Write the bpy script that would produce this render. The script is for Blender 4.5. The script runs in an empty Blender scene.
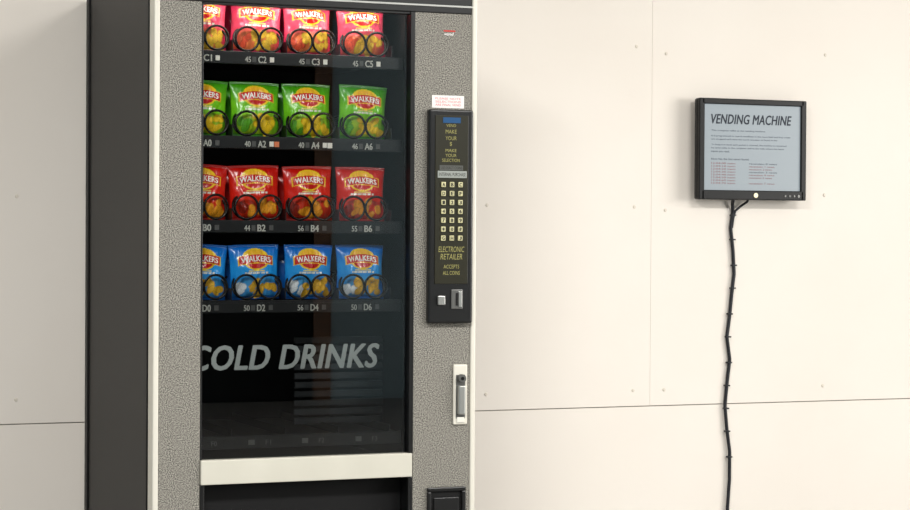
import bpy, bmesh, math, random
import numpy as np
from mathutils import Matrix, Vector, noise

random.seed(3)
scene = bpy.context.scene
scene.view_settings.view_transform = 'Standard'
scene.view_settings.look = 'None'
COL = scene.collection

# ---------------------------------------------------------------- helpers
def lin(c):
    c = c / 255.0
    return c / 12.92 if c <= 0.04045 else ((c + 0.055) / 1.055) ** 2.4
def rgb(r, g, b):
    return (lin(r), lin(g), lin(b), 1.0)

def pbr(name, col, rough=0.5, metal=0.0, emis=None, estr=0.0, coat=0.0, spec=0.5):
    m = bpy.data.materials.new(name)
    m.use_nodes = True
    b = m.node_tree.nodes['Principled BSDF']
    b.inputs['Base Color'].default_value = col
    b.inputs['Roughness'].default_value = rough
    b.inputs['Metallic'].default_value = metal
    b.inputs['Coat Weight'].default_value = coat
    b.inputs['Specular IOR Level'].default_value = spec
    if emis:
        b.inputs['Emission Color'].default_value = emis
        b.inputs['Emission Strength'].default_value = estr
    return m

def noisy(name, c1, c2, scale, rough=0.6, lo=0.35, hi=0.65, bump=0.0, bscale=None, coat=0.0, detail=4, metal=0.0, spec=0.5):
    m = pbr(name, c1, rough, metal, coat=coat, spec=spec)
    nt = m.node_tree; N = nt.nodes; L = nt.links
    b = N['Principled BSDF']
    tc = N.new('ShaderNodeTexCoord')
    n = N.new('ShaderNodeTexNoise'); n.inputs['Scale'].default_value = scale
    n.inputs['Detail'].default_value = detail
    L.new(tc.outputs['Object'], n.inputs['Vector'])
    r = N.new('ShaderNodeValToRGB')
    r.color_ramp.elements[0].position = lo; r.color_ramp.elements[0].color = c1
    r.color_ramp.elements[1].position = hi; r.color_ramp.elements[1].color = c2
    L.new(n.outputs['Fac'], r.inputs['Fac'])
    L.new(r.outputs['Color'], b.inputs['Base Color'])
    if bump:
        n2 = N.new('ShaderNodeTexNoise'); n2.inputs['Scale'].default_value = bscale or scale
        L.new(tc.outputs['Object'], n2.inputs['Vector'])
        bp = N.new('ShaderNodeBump'); bp.inputs['Strength'].default_value = bump
        bp.inputs['Distance'].default_value = 0.002
        L.new(n2.outputs['Fac'], bp.inputs['Height'])
        L.new(bp.outputs['Normal'], b.inputs['Normal'])
    return m

def empty(name, loc=(0, 0, 0)):
    e = bpy.data.objects.new(name, None)
    e.location = loc
    e.empty_display_size = 0.1
    COL.objects.link(e)
    return e

def attach(o, parent):
    if parent is not None:
        o.parent = parent
        o.matrix_parent_inverse = Matrix.Translation(parent.location).inverted()

def add_mesh(name, me, mats, parent=None):
    o = bpy.data.objects.new(name, me)
    for m in mats:
        me.materials.append(m)
    COL.objects.link(o)
    attach(o, parent)
    return o

def boxes(name, lst, mat, parent=None, bevel=0.0, seg=2):
    bm = bmesh.new()
    for (x0, x1, y0, y1, z0, z1) in lst:
        M = Matrix.Translation(((x0+x1)/2, (y0+y1)/2, (z0+z1)/2)) @ Matrix.Diagonal((abs(x1-x0), abs(y1-y0), abs(z1-z0), 1))
        bmesh.ops.create_cube(bm, size=1.0, matrix=M)
    if bevel:
        bmesh.ops.bevel(bm, geom=list(bm.edges), offset=bevel, segments=seg, profile=0.5, affect='EDGES')
    me = bpy.data.meshes.new(name)
    bm.to_mesh(me); bm.free()
    return add_mesh(name, me, [mat], parent)

def box(name, x0, x1, y0, y1, z0, z1, mat, parent=None, bevel=0.0, seg=2):
    return boxes(name, [(x0, x1, y0, y1, z0, z1)], mat, parent, bevel, seg)

def cyl(name, c, r, depth, axis, mat, parent=None, seg=32, bevel=0.0, r2=None):
    bm = bmesh.new()
    bmesh.ops.create_cone(bm, cap_ends=True, segments=seg, radius1=r, radius2=r if r2 is None else r2, depth=depth)
    if bevel:
        es = [e for e in bm.edges if len(e.link_faces) == 2 and any(len(f.verts) > 4 for f in e.link_faces)]
        bmesh.ops.bevel(bm, geom=es, offset=bevel, segments=2, affect='EDGES')
    R = {'z': Matrix.Identity(4), 'y': Matrix.Rotation(math.pi/2, 4, 'X'), 'x': Matrix.Rotation(math.pi/2, 4, 'Y')}[axis]
    bmesh.ops.transform(bm, matrix=Matrix.Translation(c) @ R, verts=bm.verts)
    for f in bm.faces:
        f.smooth = len(f.verts) == 4
    me = bpy.data.meshes.new(name)
    bm.to_mesh(me); bm.free()
    return add_mesh(name, me, [mat], parent)

def text_mesh(body, shear=0.0, bold=0.0, space=1.0):
    """flat lettering; bold = stroke thickening in em, built from shifted copies"""
    cu = bpy.data.curves.new('t', 'FONT')
    cu.body = body; cu.shear = shear
    cu.space_character = space
    cu.resolution_u = 3
    o = bpy.data.objects.new('t', cu)
    COL.objects.link(o)
    bpy.context.view_layer.update()
    dg = bpy.context.evaluated_depsgraph_get()
    me = bpy.data.meshes.new_from_object(o.evaluated_get(dg))
    bpy.data.objects.remove(o)
    bpy.data.curves.remove(cu)
    if bold:
        bm = bmesh.new()
        sh = [(-1, 0), (-.33, 0), (.33, 0), (1, 0), (-.5, .45), (.5, .45), (-.5, -.45), (.5, -.45)]
        for k, (dx, dz) in enumerate(sh):
            m2 = me.copy()
            m2.transform(Matrix.Translation((dx*bold, dz*bold, k*0.002)))
            bm.from_mesh(m2); bpy.data.meshes.remove(m2)
        me.clear_geometry()
        bm.to_mesh(me); bm.free()
    me.materials.clear()
    return me

def text_on(name, body, x0, x1, z0, z1, y, mat, parent=None, shear=0.0, bold=0.0, space=1.0):
    """lettering applied to a plane facing -Y, fitted to a rectangle"""
    me = text_mesh(body, shear, bold, space=space)
    n = len(me.vertices)
    co = np.empty(n*3); me.vertices.foreach_get('co', co); co = co.reshape(n, 3)
    mn = co.min(0); mx = co.max(0)
    out = np.empty((n, 3))
    sx = (x1-x0)/(mx[0]-mn[0])
    out[:, 0] = x0 + (co[:, 0]-mn[0])*sx
    out[:, 2] = z0 + (co[:, 1]-mn[1])/(mx[1]-mn[1])*(z1-z0)
    out[:, 1] = y - co[:, 2]*0.03
    me.vertices.foreach_set('co', out.reshape(-1)); me.update()
    me.name = name
    return add_mesh(name, me, [mat], parent)

def wire(name, paths, r, mat, parent=None, cyclic=False, smooth=False):
    cu = bpy.data.curves.new(name, 'CURVE')
    cu.dimensions = '3D'; cu.bevel_depth = r; cu.bevel_resolution = 2; cu.use_fill_caps = True
    for p in paths:
        if smooth:
            s = cu.splines.new('NURBS'); s.order_u = 4; s.use_endpoint_u = True
        else:
            s = cu.splines.new('POLY')
        s.points.add(len(p)-1)
        for i, q in enumerate(p):
            s.points[i].co = (q[0], q[1], q[2], 1)
        s.use_cyclic_u = cyclic
        s.use_smooth = True
    cu.materials.append(mat)
    o = bpy.data.objects.new(name, cu)
    COL.objects.link(o)
    attach(o, parent)
    return o

# ---------------------------------------------------------------- materials
M_wall = noisy('painted_board', rgb(243, 236, 227), rgb(238, 230, 220), 1.3, 0.6, 0.3, 0.7, bump=0.10, bscale=60)
M_wallgap = pbr('board_gap', rgb(165, 158, 150), 0.9)
M_wallfar = noisy('painted_plaster', rgb(140, 160, 168), rgb(125, 146, 154), 1.0, 0.8)
M_floor = noisy('vinyl_floor', rgb(135, 132, 128), rgb(110, 108, 105), 30, 0.4)
M_ceil = noisy('ceiling_paint', rgb(228, 227, 225), rgb(220, 219, 217), 2, 0.9)
M_trimw = pbr('painted_trim', rgb(215, 210, 200), 0.5)
M_dark = pbr('dark_door_paint', rgb(14, 14, 15), 0.9, spec=0.1)
M_wood = noisy('stained_wood', rgb(120, 84, 58), rgb(88, 60, 40), 12, 0.6)

M_side = noisy('charcoal_steel', rgb(17, 16, 15), rgb(22, 20, 19), 3, 0.5, bump=0.1, bscale=500, spec=0.35)
M_speck = noisy('speckled_laminate', rgb(62, 60, 56), rgb(170, 166, 156), 340, 0.6, 0.37, 0.64, detail=3, spec=0.3)
M_alu = pbr('pale_anodised_trim', rgb(222, 218, 206), 0.45, 0.1)
M_black = pbr('black_plastic', rgb(13, 13, 14), 0.35)
M_blackm = pbr('matt_black', rgb(7, 7, 8), 0.7, spec=0.3)
M_liner = pbr('black_liner', rgb(12, 12, 13), 0.6)
M_louvre = pbr('dark_louvre', rgb(30, 33, 36), 0.5)
M_shelf = pbr('shelf_black_steel', rgb(15, 15, 17), 0.4)
M_coil = pbr('coil_wire', rgb(10, 8, 8), 0.35, 0.2)
M_silver = pbr('brushed_metal', rgb(190, 190, 186), 0.3, 0.8)
M_silverd = pbr('dull_metal', rgb(110, 110, 108), 0.4, 0.7)
M_chip = pbr('grey_chip', rgb(80, 80, 78), 0.6)
M_strip = noisy('push_flap_strip', rgb(206, 203, 190), rgb(200, 197, 184), 6, 0.5)
M_letter = pbr('grey_white_lettering', rgb(190, 196, 193), 0.6)
M_label = pbr('label_text', rgb(185, 185, 176), 0.6)
M_labelw = pbr('white_label', rgb(225, 222, 212), 0.6)
M_orange = pbr('orange_label', rgb(225, 125, 80), 0.6)
M_olive = pbr('olive_panel', rgb(34, 32, 16), 0.35)
M_olivet = pbr('olive_print', rgb(150, 145, 85), 0.6)
M_key = pbr('cream_key', rgb(200, 195, 150), 0.5)
M_keyt = pbr('key_print', rgb(40, 38, 30), 0.6)
M_disp = pbr('blue_display', rgb(25, 60, 100), 0.3, emis=rgb(50, 120, 170), estr=0.2)
M_grey = pbr('grey_label', rgb(150, 155, 150), 0.5)
M_greyd = pbr('grey_label_dark', rgb(80, 82, 78), 0.5)
M_white = pbr('sticker_white', rgb(238, 234, 230), 0.6)
M_pink = pbr('sticker_print', rgb(215, 100, 115), 0.6)
M_red = pbr('red_print', rgb(200, 40, 30), 0.5)
M_tube = pbr('fluorescent_tube', rgb(255, 250, 240), 0.5, emis=(1, 0.95, 0.88, 1), estr=2.5)
M_mon = pbr('monitor_black', rgb(8, 9, 11), 0.4, spec=0.3)
M_screen = pbr('lcd_screen', rgb(110, 116, 120), 0.35, emis=rgb(168, 182, 190), estr=0.42)
M_ink = pbr('screen_ink', rgb(28, 36, 50), 0.6)
M_ink2 = pbr('screen_ink_small', rgb(52, 60, 72), 0.6)
M_inkr = pbr('screen_ink_red', rgb(140, 80, 78), 0.6)
M_cable = pbr('cable_rubber', rgb(13, 16, 26), 0.5)
M_cap = pbr('screw_cap', rgb(228, 219, 206), 0.5)
M_brass = pbr('badge', rgb(235, 225, 190), 0.3, 0.2)
M_wtext = pbr('packet_white_print', rgb(255, 250, 240), 0.4)

# glass: transparent + fresnel reflection
M_glass = bpy.data.materials.new('display_glass'); M_glass.use_nodes = True
nt = M_glass.node_tree; nt.nodes.clear()
out = nt.nodes.new('ShaderNodeOutputMaterial'); mx = nt.nodes.new('ShaderNodeMixShader')
tr = nt.nodes.new('ShaderNodeBsdfTransparent'); gl = nt.nodes.new('ShaderNodeBsdfGlossy'); fr = nt.nodes.new('ShaderNodeFresnel')
tr.inputs['Color'].default_value = (0.97, 0.98, 0.98, 1); gl.inputs['Roughness'].default_value = 0.0
fr.inputs['IOR'].default_value = 1.5
nt.links.new(fr.outputs[0], mx.inputs[0]); nt.links.new(tr.outputs[0], mx.inputs[1])
nt.links.new(gl.outputs[0], mx.inputs[2]); nt.links.new(mx.outputs[0], out.inputs['Surface'])

# ---------------------------------------------------------------- room shell
YW = 0.84            # face of the boarded wall
XL, XR, YF, ZC = -4.5, 6.5, -8.2, 3.1
SZ = 0.565           # height of horizontal joint
VX = 1.965           # vertical joint
g = 0.0005
h_ = 0.0016
wb = boxes('wall_back', [
    (XL, VX-2.44-g, YW, YW+0.012, SZ+h_, ZC), (VX-2.44+g, VX-g, YW, YW+0.012, SZ+h_, ZC),
    (VX+g, VX+2.44, YW+0.0004, YW+0.012, SZ+h_, ZC), (VX+2.44+g, XR, YW, YW+0.012, SZ+h_, ZC),
    (XL, -0.9, YW+0.003, YW+0.012, 0, SZ-h_), (-0.899, XR, YW+0.003, YW+0.012, 0, SZ-h_),
    ], M_wall, None, bevel=0.0004, seg=1)
box('wall_back_substrate', XL, XR, YW+0.012, YW+0.10, 0, ZC, M_wallgap, wb)
box('floor', XL, XR, YF, YW+0.10, -0.06, 0, M_floor)
box('ceiling', XL, XR, YF, YW+0.10, ZC, ZC+0.06, M_ceil)
box('wall_left', XL-0.1, XL, YF, YW+0.10, 0, ZC, M_wallfar)
WY0, WY1, WZ0, WZ1 = -6.0, -1.6, 0.9, 2.7
boxes('wall_right', [(XR, XR+0.1, YF, WY0, 0, ZC), (XR, XR+0.1, WY1, YW+0.1, 0, ZC),
                     (XR, XR+0.1, WY0, WY1, 0, WZ0), (XR, XR+0.1, WY0, WY1, WZ1, ZC)], M_wallfar)
fr_l = [(XR-0.01, XR+0.06, WY0, WY1, WZ0, WZ0+0.05), (XR-0.01, XR+0.06, WY0, WY1, WZ1-0.05, WZ1)]
for k in range(5):
    yy = WY0 + (WY1-WY0-0.05)*k/4
    fr_l.append((XR, XR+0.05, yy, yy+0.05, WZ0+0.05, WZ1-0.05))
boxes('window_1', fr_l, M_trimw, None, bevel=0.003)
wf = box('wall_front', XL, XR, YF-0.1, YF, 0, ZC, M_wallfar)
# dark double door with wooden frame on the wall behind the viewer
DX0, DX1 = 1.75, 3.22
d1 = boxes('door_1', [(DX0, (DX0+DX1)/2-0.002, YF+0.002, YF+0.045, 0.005, 2.85), ((DX0+DX1)/2+0.002, DX1, YF+0.002, YF+0.045, 0.005, 2.85)],
           M_dark, None, bevel=0.002)
boxes('door_frame', [(DX0-0.13, DX0, YF+0.002, YF+0.06, 0.0, 2.86), (DX1, DX1+0.13, YF+0.002, YF+0.06, 0.0, 2.86),
                 (DX0-0.13, DX1+0.13, YF+0.002, YF+0.06, 2.86, 2.96)], M_wood, d1, bevel=0.002)
boxes('baseboard_back', [(XL, -0.03, YW-0.012, YW+0.003, 0, 0.09), (0.99, XR, YW-0.012, YW+0.003, 0, 0.09)], M_trimw, None, bevel=0.003)

bm = bmesh.new()
for (x, z) in [(1.90, 0.62), (2.02, 0.62), (1.90, 1.25), (2.02, 1.24), (1.905, 1.80), (2.02, 1.78), (2.66, 0.62), (2.66, 1.30), (1.35, 0.62), (1.35, 1.25),
               (-0.21, 0.64), (-0.21, 1.26), (0.2, 0.62), (1.3, 1.8), (2.66, 1.8)]:
    bmesh.ops.create_cone(bm, cap_ends=True, segments=16, radius1=0.0062, radius2=0.0045, depth=0.003,
                          matrix=Matrix.Translation((x, YW-0.0012, z)) @ Matrix.Rotation(math.pi/2, 4, 'X'))
me = bpy.data.meshes.new('screw_caps'); bm.to_mesh(me); bm.free()
add_mesh('screw_caps', me, [M_cap], wb)

# ---------------------------------------------------------------- vending machine
VM = empty('vending_machine', (0, 0, 0))
W, H, D = 0.952, 1.865, 0.825
GX0, GX1 = 0.134, 0.757
GZ0, GZ1 = 0.527, 1.785
boxes('cabinet', [(0.004, 0.03, 0.06, D, 0.05, H), (W-0.03, W-0.004, 0.06, D, 0.05, H),
                  (0.03, W-0.03, D-0.02, D, 0.05, H), (0.03, W-0.03, 0.06, D-0.02, H-0.025, H),
                  (0.03, W-0.03, 0.06, D-0.02, 0.05, 0.08)], M_side, VM, bevel=0.002)
boxes('cabinet_back_flange', [(-0.002, 0.004, D-0.03, D, 0.05, H), (-0.001, 0.005, 0.062, 0.082, 0.05, H)], M_side, VM, bevel=0.001)
boxes('feet', [(0.04, 0.12, 0.08, 0.16, 0, 0.05), (W-0.12, W-0.04, 0.08, 0.16, 0, 0.05),
               (0.04, 0.12, D-0.12, D-0.04, 0, 0.05), (W-0.12, W-0.04, D-0.12, D-0.04, 0, 0.05)], M_black, VM)
boxes('interior_liner', [(0.045, 0.055, 0.058, 0.70, 0.50, 1.83), (0.748, 0.758, 0.05, 0.70, 0.10, 1.83),
                         (0.055, 0.748, 0.69, 0.70, 0.50, 1.83), (0.055, 0.748, 0.05, 0.69, 0.497, 0.502)], M_liner, VM)
# louvred panel behind the drinks lettering
boxes('louvre_panel', [(0.47, 0.742, 0.20, 0.206, 0.60+0.026*k, 0.618+0.026*k) for k in range(10)], M_louvre, VM, bevel=0.001, seg=1)
boxes('door_left_stile', [(0.017, GX0, 0.0, 0.045, 0.08, GZ1)], M_speck, VM, bevel=0.002)
boxes('door_right_stile', [(GX1+0.003, 0.936, 0.0, 0.045, 0.08, GZ1)], M_speck, VM, bevel=0.002)
boxes('door_lower_panel', [(GX0, GX1+0.003, 0.0, 0.045, 0.08, 0.24)], M_speck, VM, bevel=0.002)
boxes('door_backing', [(0.003, GX0-0.004, 0.045, 0.058, 0.06, H), (GX1+0.004, W-0.003, 0.045, 0.058, 0.06, H),
                       (GX0-0.004, GX1+0.004, 0.045, 0.058, 1.83, H)], M_blackm, VM)
boxes('edge_trim', [(0.0, 0.0165, -0.004, 0.05, 0.06, H), (0.9365, W, -0.004, 0.05, 0.06, H)], M_alu, VM, bevel=0.004, seg=3)
boxes('header', [(0.0165, 0.9365, 0.0, 0.04, GZ1, H)], M_black, VM, bevel=0.003)
boxes('header_bright_line', [(0.0165, 0.9365, -0.003, 0.004, GZ1+0.018, GZ1+0.024)], M_silver, VM, bevel=0.001)
boxes('kick_plate', [(0.02, W-0.02, 0.03, 0.05, 0.01, 0.08)], M_blackm, VM)
boxes('window_gasket', [(GX0, GX0+0.006, 0.004, 0.03, GZ0, GZ1), (GX1-0.010, GX1+0.003, -0.002, 0.03, GZ0, GZ1),
                        (GX0, GX1, 0.004, 0.03, GZ1-0.006, GZ1)], M_black, VM, bevel=0.001)
box('window_glass', GX0+0.004, GX1-0.006, 0.016, 0.018, GZ0, GZ1-0.004, M_glass, VM)
box('push_strip', GX0+0.001, GX1-0.001, -0.008, 0.03, 0.460, 0.527, M_strip, VM, bevel=0.002)
boxes('delivery_bin', [(GX0, GX1, 0.04, 0.32, 0.235, 0.245), (GX0, GX0+0.01, 0.045, 0.32, 0.245, 0.455),
                       (GX1-0.01, GX1, 0.045, 0.32, 0.245, 0.455), (GX0, GX1, 0.31, 0.32, 0.245, 0.455)], M_blackm, VM)
box('delivery_flap', GX0+0.012, GX1-0.012, 0.055, 0.062, 0.27, 0.452, M_blackm, VM, bevel=0.002)
boxes('delivery_frame', [(GX0, GX0+0.012, -0.003, 0.045, 0.24, 0.459), (GX1-0.012, GX1+0.002, -0.003, 0.045, 0.24, 0.459),
                         (GX0+0.012, GX1-0.012, -0.003, 0.045, 0.24, 0.25)], M_black, VM, bevel=0.002)
text_on('cold_drinks_lettering', 'COLD DRINKS', 0.114, 0.668, 0.771, 0.841, 0.030, M_letter, VM, shear=0.22, bold=0.034, space=1.05)

# shelves
COLS = [0.159, 0.316, 0.473, 0.633]
TRAYS = [1.655, 1.420, 1.186, 0.963]
LOWT = 0.585
codes = [['44', 'C1', '45', 'C2', '45', 'C3', '45', 'C5', '46', 'C7'],
         ['40', 'A0', '40', 'A2', '40', 'A4', '46', 'A6', '40', 'A8'],
         ['44', 'B0', '44', 'B2', '56', 'B4', '55', 'B6', '44', 'B8'],
         ['46', 'D0', '50', 'D2', '56', 'D4', '50', 'D6', '40', 'D8']]
for i, z in enumerate(TRAYS + [LOWT]):
    boxes('shelf_tray', [(0.060, 0.742, 0.052, 0.60, z-0.006, z-0.002), (0.060, 0.742, 0.046, 0.052, z-0.034, z+0.002)], M_shelf, VM, bevel=0.0008, seg=1)
    dv = []
    for k in range(5):
        x = 0.0805 + 0.1575*k
        dv.append((x-0.001, x+0.001, 0.055, 0.58, z-0.002, z+0.035 if i < 4 else z+0.02))
    boxes('shelf_dividers', dv, M_shelf, VM)
    if i < 4:
        boxes('price_rail', [(0.062, 0.740, 0.0435, 0.046, z-0.032, z-0.006)], M_black, VM)
        for k, cx in enumerate(COLS):
            white = (i, k) in ((0, 0), (0, 1), (0, 2), (0, 3), (1, 1), (1, 2))
            text_on('price', codes[i][2*k], cx-0.046, cx-0.029, z-0.028, z-0.012, 0.0430, M_label, VM, bold=0.02)
            text_on('code', codes[i][2*k+1], cx-0.008, cx+0.016, z-0.029, z-0.010, 0.0430, M_label, VM, bold=0.03)
            box('label_chip', cx+0.026, cx+0.038, 0.0415, 0.0435, z-0.026, z-0.012, M_labelw if white else M_chip, VM)
            if i == 1 and k in (1, 2):
                box('label_chip', cx+0.040, cx+0.054, 0.0415, 0.0435, z-0.027, z-0.012, M_orange if k != 2 else M_labelw, VM)
            box('label_chip', cx-0.025, cx-0.014, 0.0422, 0.0435, z-0.027, z-0.012, M_chip, VM)
    else:
        for k, cx in enumerate(COLS):
            text_on('code', 'F%d' % k, cx+0.02, cx+0.036, z-0.024, z-0.011, 0.0455, M_silverd, VM)
            box('label_chip', cx-0.03, cx-0.012, 0.0445, 0.0460, z-0.024, z-0.010, M_silverd, VM)
# vend coils
paths = []
for z in TRAYS:
    for cx in COLS:
        for sgn in (-1, 1):
            R = 0.0335; x0 = cx+sgn*0.0345; zc = z+0.0385
            p = []
            for a in range(0, 25):
                t = 2*math.pi*a/24 - math.pi/2
                p.append((x0+sgn*R*math.cos(t), 0.060, zc+R*math.sin(t)))
            for a in range(1, 24*5):
                t = 2*math.pi*a/24 - math.pi/2
                p.append((x0+sgn*R*math.cos(t), 0.060+0.088*a/24, zc+R*math.sin(t)))
            paths.append(p)
wire('vend_coils', paths, 0.0034, M_coil, VM)
cyl('tube_lamp', (0.44, 0.046, 1.822), 0.010, 0.56, 'x', M_tube, VM)
def area(name, loc, size, energy, color, rot, parent=None):
    l = bpy.data.lights.new(name, 'AREA'); l.shape = 'RECTANGLE'
    l.size, l.size_y = size; l.energy = energy; l.color = color
    o = bpy.data.objects.new(name, l); COL.objects.link(o)
    o.location = loc; o.rotation_euler = rot
    attach(o, parent)
    return o
area('tube_light', (0.44, 0.040, 1.808), (0.56, 0.02), 1.5, (1, 0.93, 0.82), (math.radians(4), 0, 0), VM)

# ---- payment / keypad module
PX0, PX1, PZ0, PZ1 = 0.797, 0.934, 0.897, 1.509
box('keypad_housing', PX0, PX1, -0.022, 0.0, PZ0, PZ1, M_black, VM, bevel=0.006, seg=3)
box('keypad_face', 0.815, 0.917, -0.024, -0.021, 1.010, 1.492, M_olive, VM, bevel=0.001)
box('keypad_display', 0.838, 0.892, -0.0255, -0.0235, 1.470, 1.486, M_disp, VM)
yk = -0.0246
for (t, a, b, z0, z1) in [('VEND', 0.848, 0.878, 1.459, 1.467), ('MAKE', 0.846, 0.880, 1.440, 1.451), ('YOUR', 0.846, 0.880, 1.421, 1.432),
                          ('$', 0.859, 0.866, 1.404, 1.416), ('MAKE', 0.846, 0.880, 1.387, 1.396),
                          ('YOUR', 0.846, 0.880, 1.373, 1.382), ('SELECTION', 0.836, 0.890, 1.359, 1.368)]:
    text_on('keypad_print', t, a, b, z0, z1, yk, M_olivet, VM)
box('keypad_rule', 0.828, 0.900, -0.0255, -0.0238, 1.335, 1.349, M_greyd, VM)
text_on('keypad_print', 'USE EXACT COINS', 0.831, 0.897, 1.338, 1.346, -0.0260, M_keyt, VM)
box('keypad_label', 0.822, 0.912, -0.0260, -0.0238, 1.313, 1.333, M_grey, VM, bevel=0.001)
text_on('keypad_print', 'INTERNAL PURCHASE', 0.826, 0.908, 1.318, 1.328, -0.0265, M_keyt, VM)
kk = 0
for r in range(7):
    for c in range(3):
        cx = 0.8395 + 0.0262*c; cz = 1.294 - 0.0255*r
        box('key', cx-0.0068, cx+0.0068, -0.029, -0.0238, cz-0.0075, cz+0.0075, M_key, VM, bevel=0.0015)
        text_on('key_print', 'ABCDEF123456789*0#GHJ'[kk], cx-0.0040, cx+0.0040, cz-0.005, cz+0.005, -0.0293, M_keyt, VM, bold=0.04)
        kk += 1
text_on('keypad_print', 'ELECTRONIC', 0.826, 0.906, 1.101, 1.117, yk, M_olivet, VM, shear=0.15)
text_on('keypad_print', 'RETAILER', 0.832, 0.900, 1.080, 1.096, yk, M_olivet, VM, shear=0.15)
text_on('keypad_print', 'ACCEPTS', 0.842, 0.890, 1.054, 1.065, yk, M_olivet, VM)
text_on('keypad_print', 'ALL COINS', 0.840, 0.892, 1.036, 1.047, yk, M_olivet, VM)
box('reject_button', 0.824, 0.846, -0.030, -0.021, 0.950, 0.976, M_silver, VM, bevel=0.002)
box('coin_slot_plate', 0.866, 0.902, -0.026, -0.021, 0.938, 0.994, M_silverd, VM, bevel=0.002)
box('coin_slot', 0.880, 0.886, -0.0275, -0.0255, 0.948, 0.984, M_blackm, VM)
box('coin_slot_guide', 0.888, 0.898, -0.029, -0.0255, 0.944, 0.988, M_silver, VM, bevel=0.001)
box('sticker', 0.813, 0.912, -0.0012, 0.0, 1.514, 1.550, M_white, VM)
for j, t in enumerate(['PLEASE NOTE', 'SELECTIONS', 'ARE FINAL VEND']):
    text_on('sticker_print', t, 0.823, 0.902, 1.538-0.009*j, 1.544-0.009*j, -0.0016, M_pink, VM)
text_on('badge_print', 'vend', 0.850, 0.880, 1.722, 1.731, -0.0008, M_white, VM, shear=0.3, bold=0.02)
box('badge_rule', 0.848, 0.884, -0.001, 0.0, 1.733, 1.737, M_red, VM)
# lock handle
HX0, HX1, HZ0, HZ1 = 0.882, 0.926, 0.604, 0.778
box('lock_escutcheon', HX0, HX1, -0.007, 0.0, HZ0, HZ1, M_alu, VM, bevel=0.004, seg=3)
box('lock_recess', HX0+0.008, HX1-0.008, -0.0085, -0.006, HZ0+0.018, HZ1-0.030, M_silverd, VM, bevel=0.001)
box('lock_lever', HX0+0.011, HX1-0.011, -0.022, -0.0075, HZ0+0.03, HZ1-0.06, M_silver, VM, bevel=0.004, seg=3)
cyl('lock_barrel', (0.904, -0.014, HZ1-0.040), 0.012, 0.018, 'y', M_silverd, VM, bevel=0.001)
cyl('lock_keyway', (0.904, -0.0235, HZ1-0.040), 0.005, 0.002, 'y', M_blackm, VM)
box('lock_tab', HX0+0.010, HX1-0.010, -0.010, -0.006, HZ0+0.006, HZ0+0.022, M_labelw, VM, bevel=0.002)
# coin return
boxes('coin_return_frame', [(0.803, 0.922, -0.010, 0.0, 0.414, 0.426), (0.803, 0.815, -0.010, 0.0, 0.29, 0.414),
                            (0.910, 0.922, -0.010, 0.0, 0.29, 0.414), (0.803, 0.922, -0.010, 0.0, 0.278, 0.29)], M_black, VM, bevel=0.003)
box('coin_return_cup', 0.815, 0.910, -0.002, 0.0, 0.29, 0.414, M_blackm, VM)
box('coin_return_flap', 0.824, 0.901, -0.007, -0.002, 0.31, 0.396, M_black, VM, bevel=0.002)

# ---------------------------------------------------------------- crisp packets
M_pack = bpy.data.materials.new('printed_foil'); M_pack.use_nodes = True
nt = M_pack.node_tree; b = nt.nodes['Principled BSDF']
at = nt.nodes.new('ShaderNodeAttribute'); at.attribute_name = 'print'
nt.links.new(at.outputs['Color'], b.inputs['Base Color'])
b.inputs['Roughness'].default_value = 0.3; b.inputs['Coat Weight'].default_value = 0.25
b.inputs['Coat Roughness'].default_value = 0.15

FL = {
 'pink':  dict(a=(225, 40, 90), b=(238, 80, 110), low=(250, 160, 70), crisp=(254, 205, 70), food=(235, 90, 60)),
 'green': dict(a=(60, 150, 14), b=(120, 205, 25), low=(195, 210, 45), crisp=(254, 210, 40), food=(90, 165, 40)),
 'red':   dict(a=(195, 16, 8), b=(222, 32, 14), low=(214, 60, 22), crisp=(250, 165, 40), food=(140, 34, 20)),
 'blue':  dict(a=(8, 105, 200), b=(34, 160, 240), low=(90, 175, 228), crisp=(252, 195, 60), food=(238, 243, 246)),
}
def bulge(s, t, w, h, seed):
    e = max(0.0, min(1.0, (t-0.05)/0.9))
    p = max(0.0, math.sin(math.pi*e))**0.55 if 0 < e < 1 else 0
    q = max(0.0, 1-abs(s)**3.0)**0.8
    T = 0.027*p*q
    wr = noise.noise(Vector((s*2.2+seed*7, t*2.6, seed))) * 0.010
    ends = math.exp(-((t-0.08)/0.13)**2)+math.exp(-((t-0.92)/0.13)**2)
    wr += (abs(noise.noise(Vector((s*6+seed, t*2.0, seed*5))))-0.25)*0.014*ends*q
    wr += 0.0030*noise.noise(Vector((s*7, t*8, seed)))
    return T + wr*min(1, p*1.3)*q + 0.0004
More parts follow.
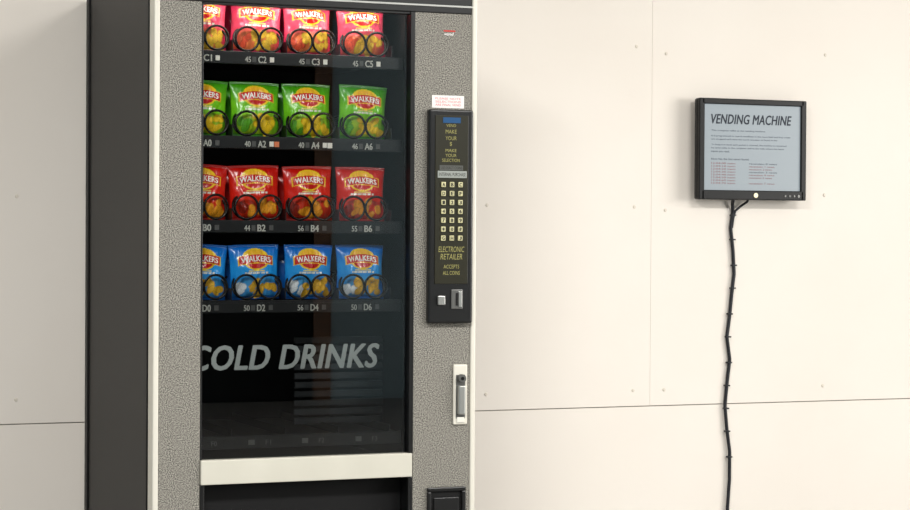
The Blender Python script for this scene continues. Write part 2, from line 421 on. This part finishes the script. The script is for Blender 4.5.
def paint(s, t, f, seed, blobs):
    A = np.array(f['a'], float); B = np.array(f['b'], float)
    c = A + (B-A)*max(0, min(1, 1.2-abs(t-0.55)*3))
    if t < 0.045 or t > 0.955:
        c = A*0.8
    if t < 0.46:
        k = min(1, (0.46-t)/0.12) * max(0, 1-(abs(s)/0.95)**4)
        if t > 0.06: c = c + (np.array(f['low'], float)-c)*k*0.75
    for (bx, bt, rx, rt, ang, kind) in blobs:
        dx = (s-bx); dt = (t-bt)*2.1
        u = dx*math.cos(ang)+dt*math.sin(ang); v = -dx*math.sin(ang)+dt*math.cos(ang)
        r = (u/rx)**2+(v/rt)**2
        if r < 1:
            col = np.array(f['crisp'] if kind == 0 else f['food'], float)
            c = col*(0.84 if r > 0.75 else 1.0)
    if 0.470 < t < 0.505 and abs(s) < 0.5 and (int((s+1)*26) % 5):
        c = np.array((245, 240, 225), float)
    if 0.520 < t < 0.535 and abs(s) < 0.35:
        c = np.array((240, 215, 120), float)
    # badge: red disc with yellow rim, red ribbon
    ex = (s/0.56)**2+((t-0.735)/0.195)**2
    if ex < 1: c = np.array((252, 210, 40), float)
    if ex < 0.74: c = np.array((205, 22, 24), float)
    if ex < 0.74 and t > 0.81: c = np.array((252, 190, 50), float)
    cv = t-0.735+0.09*(s*s)-0.012
    if abs(cv) < 0.084 and abs(s) < 0.72: c = np.array((250, 205, 50), float)
    if abs(cv) < 0.072 and abs(s) < 0.69: c = np.array((205, 18, 22), float)
    return [lin(max(0, min(255, v))) for v in c]

def packet(cx, yc, z0, w, h, fl, seed, lean=0.0, yaw=0.0, roll=0.0, parent=None, detail=True):
    rs = random.Random(seed)
    blobs = []
    for k in range(5):
        blobs.append((rs.uniform(-0.78, -0.3), rs.uniform(0.12, 0.30), rs.uniform(.12, .2), rs.uniform(.1, .16), rs.uniform(0, 3), 1))
    for k in range(14):
        blobs.append((rs.uniform(-0.25, 0.78), rs.uniform(0.10, 0.36), rs.uniform(.14, .22), rs.uniform(.10, .15), rs.uniform(0, 3), 0))
    nx, nz = (84, 92) if detail else (26, 28)
    f = FL[fl]
    vs, cols = [], []
    for sg in (-1, 1):
        for j in range(nz+1):
            t = j/nz
            hw = w/2*(1-0.07*math.sin(math.pi*t))
            for i in range(nx+1):
                s = -1+2*i/nx
                B = bulge(s, t, w, h, seed) if 0 < i < nx and 0 < j < nz else 0.0
                zz = t*h*(1-0.012*s*s)
                vs.append((s*hw, sg*B, zz))
                cols.append((paint(s, t, f, seed, blobs) if sg < 0 and detail else [lin(v) for v in f['a']])+[1.0])
    fs = []
    n1 = (nx+1)*(nz+1)
    for sg, off in ((-1, 0), (1, n1)):
        for j in range(nz):
            for i in range(nx):
                a = off+j*(nx+1)+i
                q = (a, a+1, a+nx+2, a+nx+1)
                fs.append(q if sg < 0 else q[::-1])
    me = bpy.data.meshes.new('crisp_packet')
    me.from_pydata(vs, [], fs)
    ca = me.color_attributes.new('print', 'FLOAT_COLOR', 'POINT')
    ca.data.foreach_set('color', np.array(cols, dtype=np.float32).reshape(-1))
    bm = bmesh.new(); bm.from_mesh(me)
    bmesh.ops.remove_doubles(bm, verts=bm.verts, dist=1e-6)
    for fc in bm.faces: fc.smooth = True
    bm.to_mesh(me); bm.free()
    o = add_mesh('crisp_packet', me, [M_pack], parent)
    o.matrix_world = Matrix.Translation((cx, yc, z0)) @ Matrix.Rotation(yaw, 4, 'Z') @ Matrix.Rotation(lean, 4, 'X') @ Matrix.Rotation(roll, 4, 'Y')
    if detail:
        tm = text_mesh('WALKERS', 0.0, 0.03, space=1.02)
        n = len(tm.vertices); co = np.empty(n*3); tm.vertices.foreach_get('co', co); co = co.reshape(n, 3)
        mn = co.min(0); mx_ = co.max(0)
        res = np.empty((n, 3))
        for k in range(n):
            s = -0.60+1.20*(co[k, 0]-mn[0])/(mx_[0]-mn[0])
            big = 1.0-0.25*s*s
            t = 0.747+0.104*((co[k, 1]-mn[1])/(mx_[1]-mn[1])-0.5)*big-0.09*s*s
            hw = w/2*(1-0.07*math.sin(math.pi*t))
            res[k] = (s*hw, -bulge(s, t, w, h, seed)-0.0012-co[k, 2]*0.02, t*h*(1-0.012*s*s))
        tm.vertices.foreach_set('co', res.reshape(-1)); tm.update()
        to = add_mesh('packet_print', tm, [M_wtext])
        to.parent = o
    return o

for i, fl in enumerate(['pink', 'green', 'red', 'blue']):
    for j, cx in enumerate(COLS):
        seed = i*4+j+1
        packet(cx+random.uniform(-0.003, 0.003), 0.104, TRAYS[i]+0.002, 0.150, 0.156, fl, seed,
               lean=random.uniform(-0.07, 0.03), yaw=random.uniform(-0.10, 0.08), roll=random.uniform(-0.045, 0.045))
for i, fl in enumerate(['pink', 'green', 'red', 'blue']):
    for j, cx in enumerate(COLS[:3]):
        packet(cx, 0.192, TRAYS[i]+0.002, 0.146, 0.152, fl, 40+i*4+j, lean=-0.03, detail=False)

# ---------------------------------------------------------------- wall monitor
MX0, MX1, MZ0, MZ1, MY = 2.116, 2.544, 1.278, 1.628, 0.775
MON = empty('computer_monitor', ((MX0+MX1)/2, 0.80, (MZ0+MZ1)/2))
box('housing', MX0, MX1, MY+0.012, MY+0.040, MZ0, MZ1, M_mon, MON, bevel=0.008, seg=3)
box('rear_bulge', MX0+0.05, MX1-0.05, MY+0.038, MY+0.055, MZ0+0.05, MZ1-0.05, M_mon, MON, bevel=0.006)
box('wall_bracket', MX0+0.15, MX1-0.15, MY+0.053, YW, MZ0+0.12, MZ1-0.12, M_silverd, MON)
bl, bt_, bb = 0.021, 0.020, 0.033
boxes('bezel', [(MX0, MX0+bl, MY, MY+0.014, MZ0, MZ1), (MX1-bl, MX1, MY, MY+0.014, MZ0, MZ1),
                (MX0+0.01, MX1-0.01, MY, MY+0.014, MZ1-bt_, MZ1), (MX0+0.01, MX1-0.01, MY, MY+0.014, MZ0, MZ0+bb)], M_mon, MON, bevel=0.003)
SX0, SX1, SZ0, SZ1 = MX0+bl, MX1-bl, MZ0+bb, MZ1-bt_
box('screen', SX0-0.002, SX1+0.002, MY+0.008, MY+0.014, SZ0-0.002, SZ1+0.002, M_screen, MON)
yt = MY+0.0074
text_on('screen_title', 'VENDING MACHINE', SX0+0.028, SX1-0.036, SZ1-0.068, SZ1-0.034, yt, M_ink, MON, shear=0.2, bold=0.028, space=1.04)
lines = [('This computer talks to the vending machine.', 0.215), None,
         ('It is programmed to search headlines in the news feed and free crisps', 0.315),
         ('are dropped each time the word recession is found in the', 0.262), None,
         ('To keep it in stock each packet is counted, the machine is connected', 0.300),
         ('by serial cable to the computer and to the web, where the latest', 0.290),
         ('items are read.', 0.072), None, None,
         ('Now has the last seven found:', 0.150)]
z = SZ1-0.088
for L_ in lines:
    if L_:
        text_on('screen_text', L_[0], SX0+0.030, SX0+0.030+L_[1], z-0.0068, z, yt, M_ink2, MON)
    z -= 0.0113 if L_ else 0.0075
z -= 0.004
for r in range(8):
    text_on('screen_text', '12:04:%d0 item' % r, SX0+0.030, SX0+0.125, z-0.0060, z, yt, M_inkr, MON)
    if r not in (6,):
        text_on('screen_text', 'recession %d news' % r, SX0+0.180, SX0+0.292-0.01*(r % 3), z-0.0060, z, yt, M_inkr if r % 3 else M_ink2, MON)
    z -= 0.0098
cyl('badge', ((MX0+MX1)/2+0.01, MY-0.001, MZ0+0.016), 0.009, 0.003, 'y', M_brass, MON, bevel=0.0008)
for q in range(4):
    cyl('button', (MX1-0.085+0.018*q, MY-0.001, MZ0+0.015), 0.0035 if q < 3 else 0.005, 0.003, 'y', M_silverd, MON)

# monitor cable
CAB = empty('monitor_cable', (2.28, 0.82, 0.7))
yc = YW-0.008
dx = 0.014
pts = [(2.255, yc-0.03, 1.30), (2.262, yc-0.008, 1.265), (2.268, yc, 1.235), (2.260, yc, 1.18), (2.270, yc, 1.10), (2.275, yc, 1.02), (2.266, yc, 0.95), (2.258, yc, 0.87),
       (2.248, yc, 0.80), (2.260, yc, 0.72), (2.250, yc, 0.64), (2.242, yc, 0.56), (2.250, yc, 0.48), (2.262, yc, 0.40),
       (2.262, yc, 0.30), (2.255, yc, 0.2), (2.262, yc, 0.1), (2.262, yc-0.015, 0.012), (2.40, yc-0.03, 0.008), (2.7, yc-0.03, 0.008)]
pts = [(x+dx, y, z_) for x, y, z_ in pts]
wire('cable_power', [pts], 0.0062, M_cable, CAB, smooth=True)
pts2 = [(2.322+dx, yc-0.03, 1.30), (2.318+dx, yc-0.012, 1.272), (2.296+dx, yc-0.004, 1.256), (2.276+dx, yc-0.004, 1.240), (2.268+dx, yc-0.004, 1.215), (2.264+dx, yc-0.002, 1.18)]
wire('cable_video', [pts2], 0.0042, M_cable, CAB, smooth=True)
ties = []
for (x, z_) in [(2.268, 1.225), (2.267, 1.14), (2.273, 1.05), (2.269, 0.97), (2.258, 0.88), (2.252, 0.80), (2.256, 0.71), (2.249, 0.63), (2.246, 0.55), (2.251, 0.47), (2.26, 0.38)]:
    ties.append((x-0.009+dx, x+0.009+dx, yc-0.009, yc+0.008, z_-0.0025, z_+0.0025))
boxes('cable_ties', ties, M_cable, CAB, bevel=0.001)

# ---------------------------------------------------------------- lights
w = bpy.data.worlds.new('World'); scene.world = w; w.use_nodes = True
w.node_tree.nodes['Background'].inputs[0].default_value = (0.75, 0.87, 1, 1)
w.node_tree.nodes['Background'].inputs[1].default_value = 1.0
area('window_daylight', (XR-0.03, (WY0+WY1)/2, (WZ0+WZ1)/2), (4.3, 1.75), 265, (1, 0.96, 0.90), (math.radians(90), 0, math.radians(90)))
for nm, x, e_ in (('ceiling_fill', -1.2, 205), ('ceiling_fill', 2.2, 128)):  # unseen ceiling lamps with housings, added as soft fill for the wall
    e = empty(nm, (x, -3.0, ZC-0.03))
    box('fill_housing', x-0.75, x+0.75, -3.35, -2.65, ZC-0.05, ZC, M_trimw, e, bevel=0.005)
    area('fill_lamp', (x, -3.0, ZC-0.055), (1.4, 0.6), e_, (1, 0.985, 0.96), (0, 0, 0), e)

# ---------------------------------------------------------------- camera
cam = bpy.data.cameras.new('camera'); co = bpy.data.objects.new('camera', cam); COL.objects.link(co)
th = math.radians(22.5); p = math.atan(20/2100.0)
F = Vector((math.sin(th)*math.cos(p), math.cos(th)*math.cos(p), -math.sin(p)))
Rt = Vector((math.cos(th), -math.sin(th), 0)); U = Rt.cross(F)
M = Matrix((Rt, U, -F)).transposed().to_4x4()
co.matrix_world = Matrix.Translation((-1.424, -5.58, 1.15)) @ M @ Matrix.Rotation(0.006, 4, 'Z')
cam.sensor_width = 36; cam.lens = 2100*36/910
cam.clip_end = 100
scene.camera = co
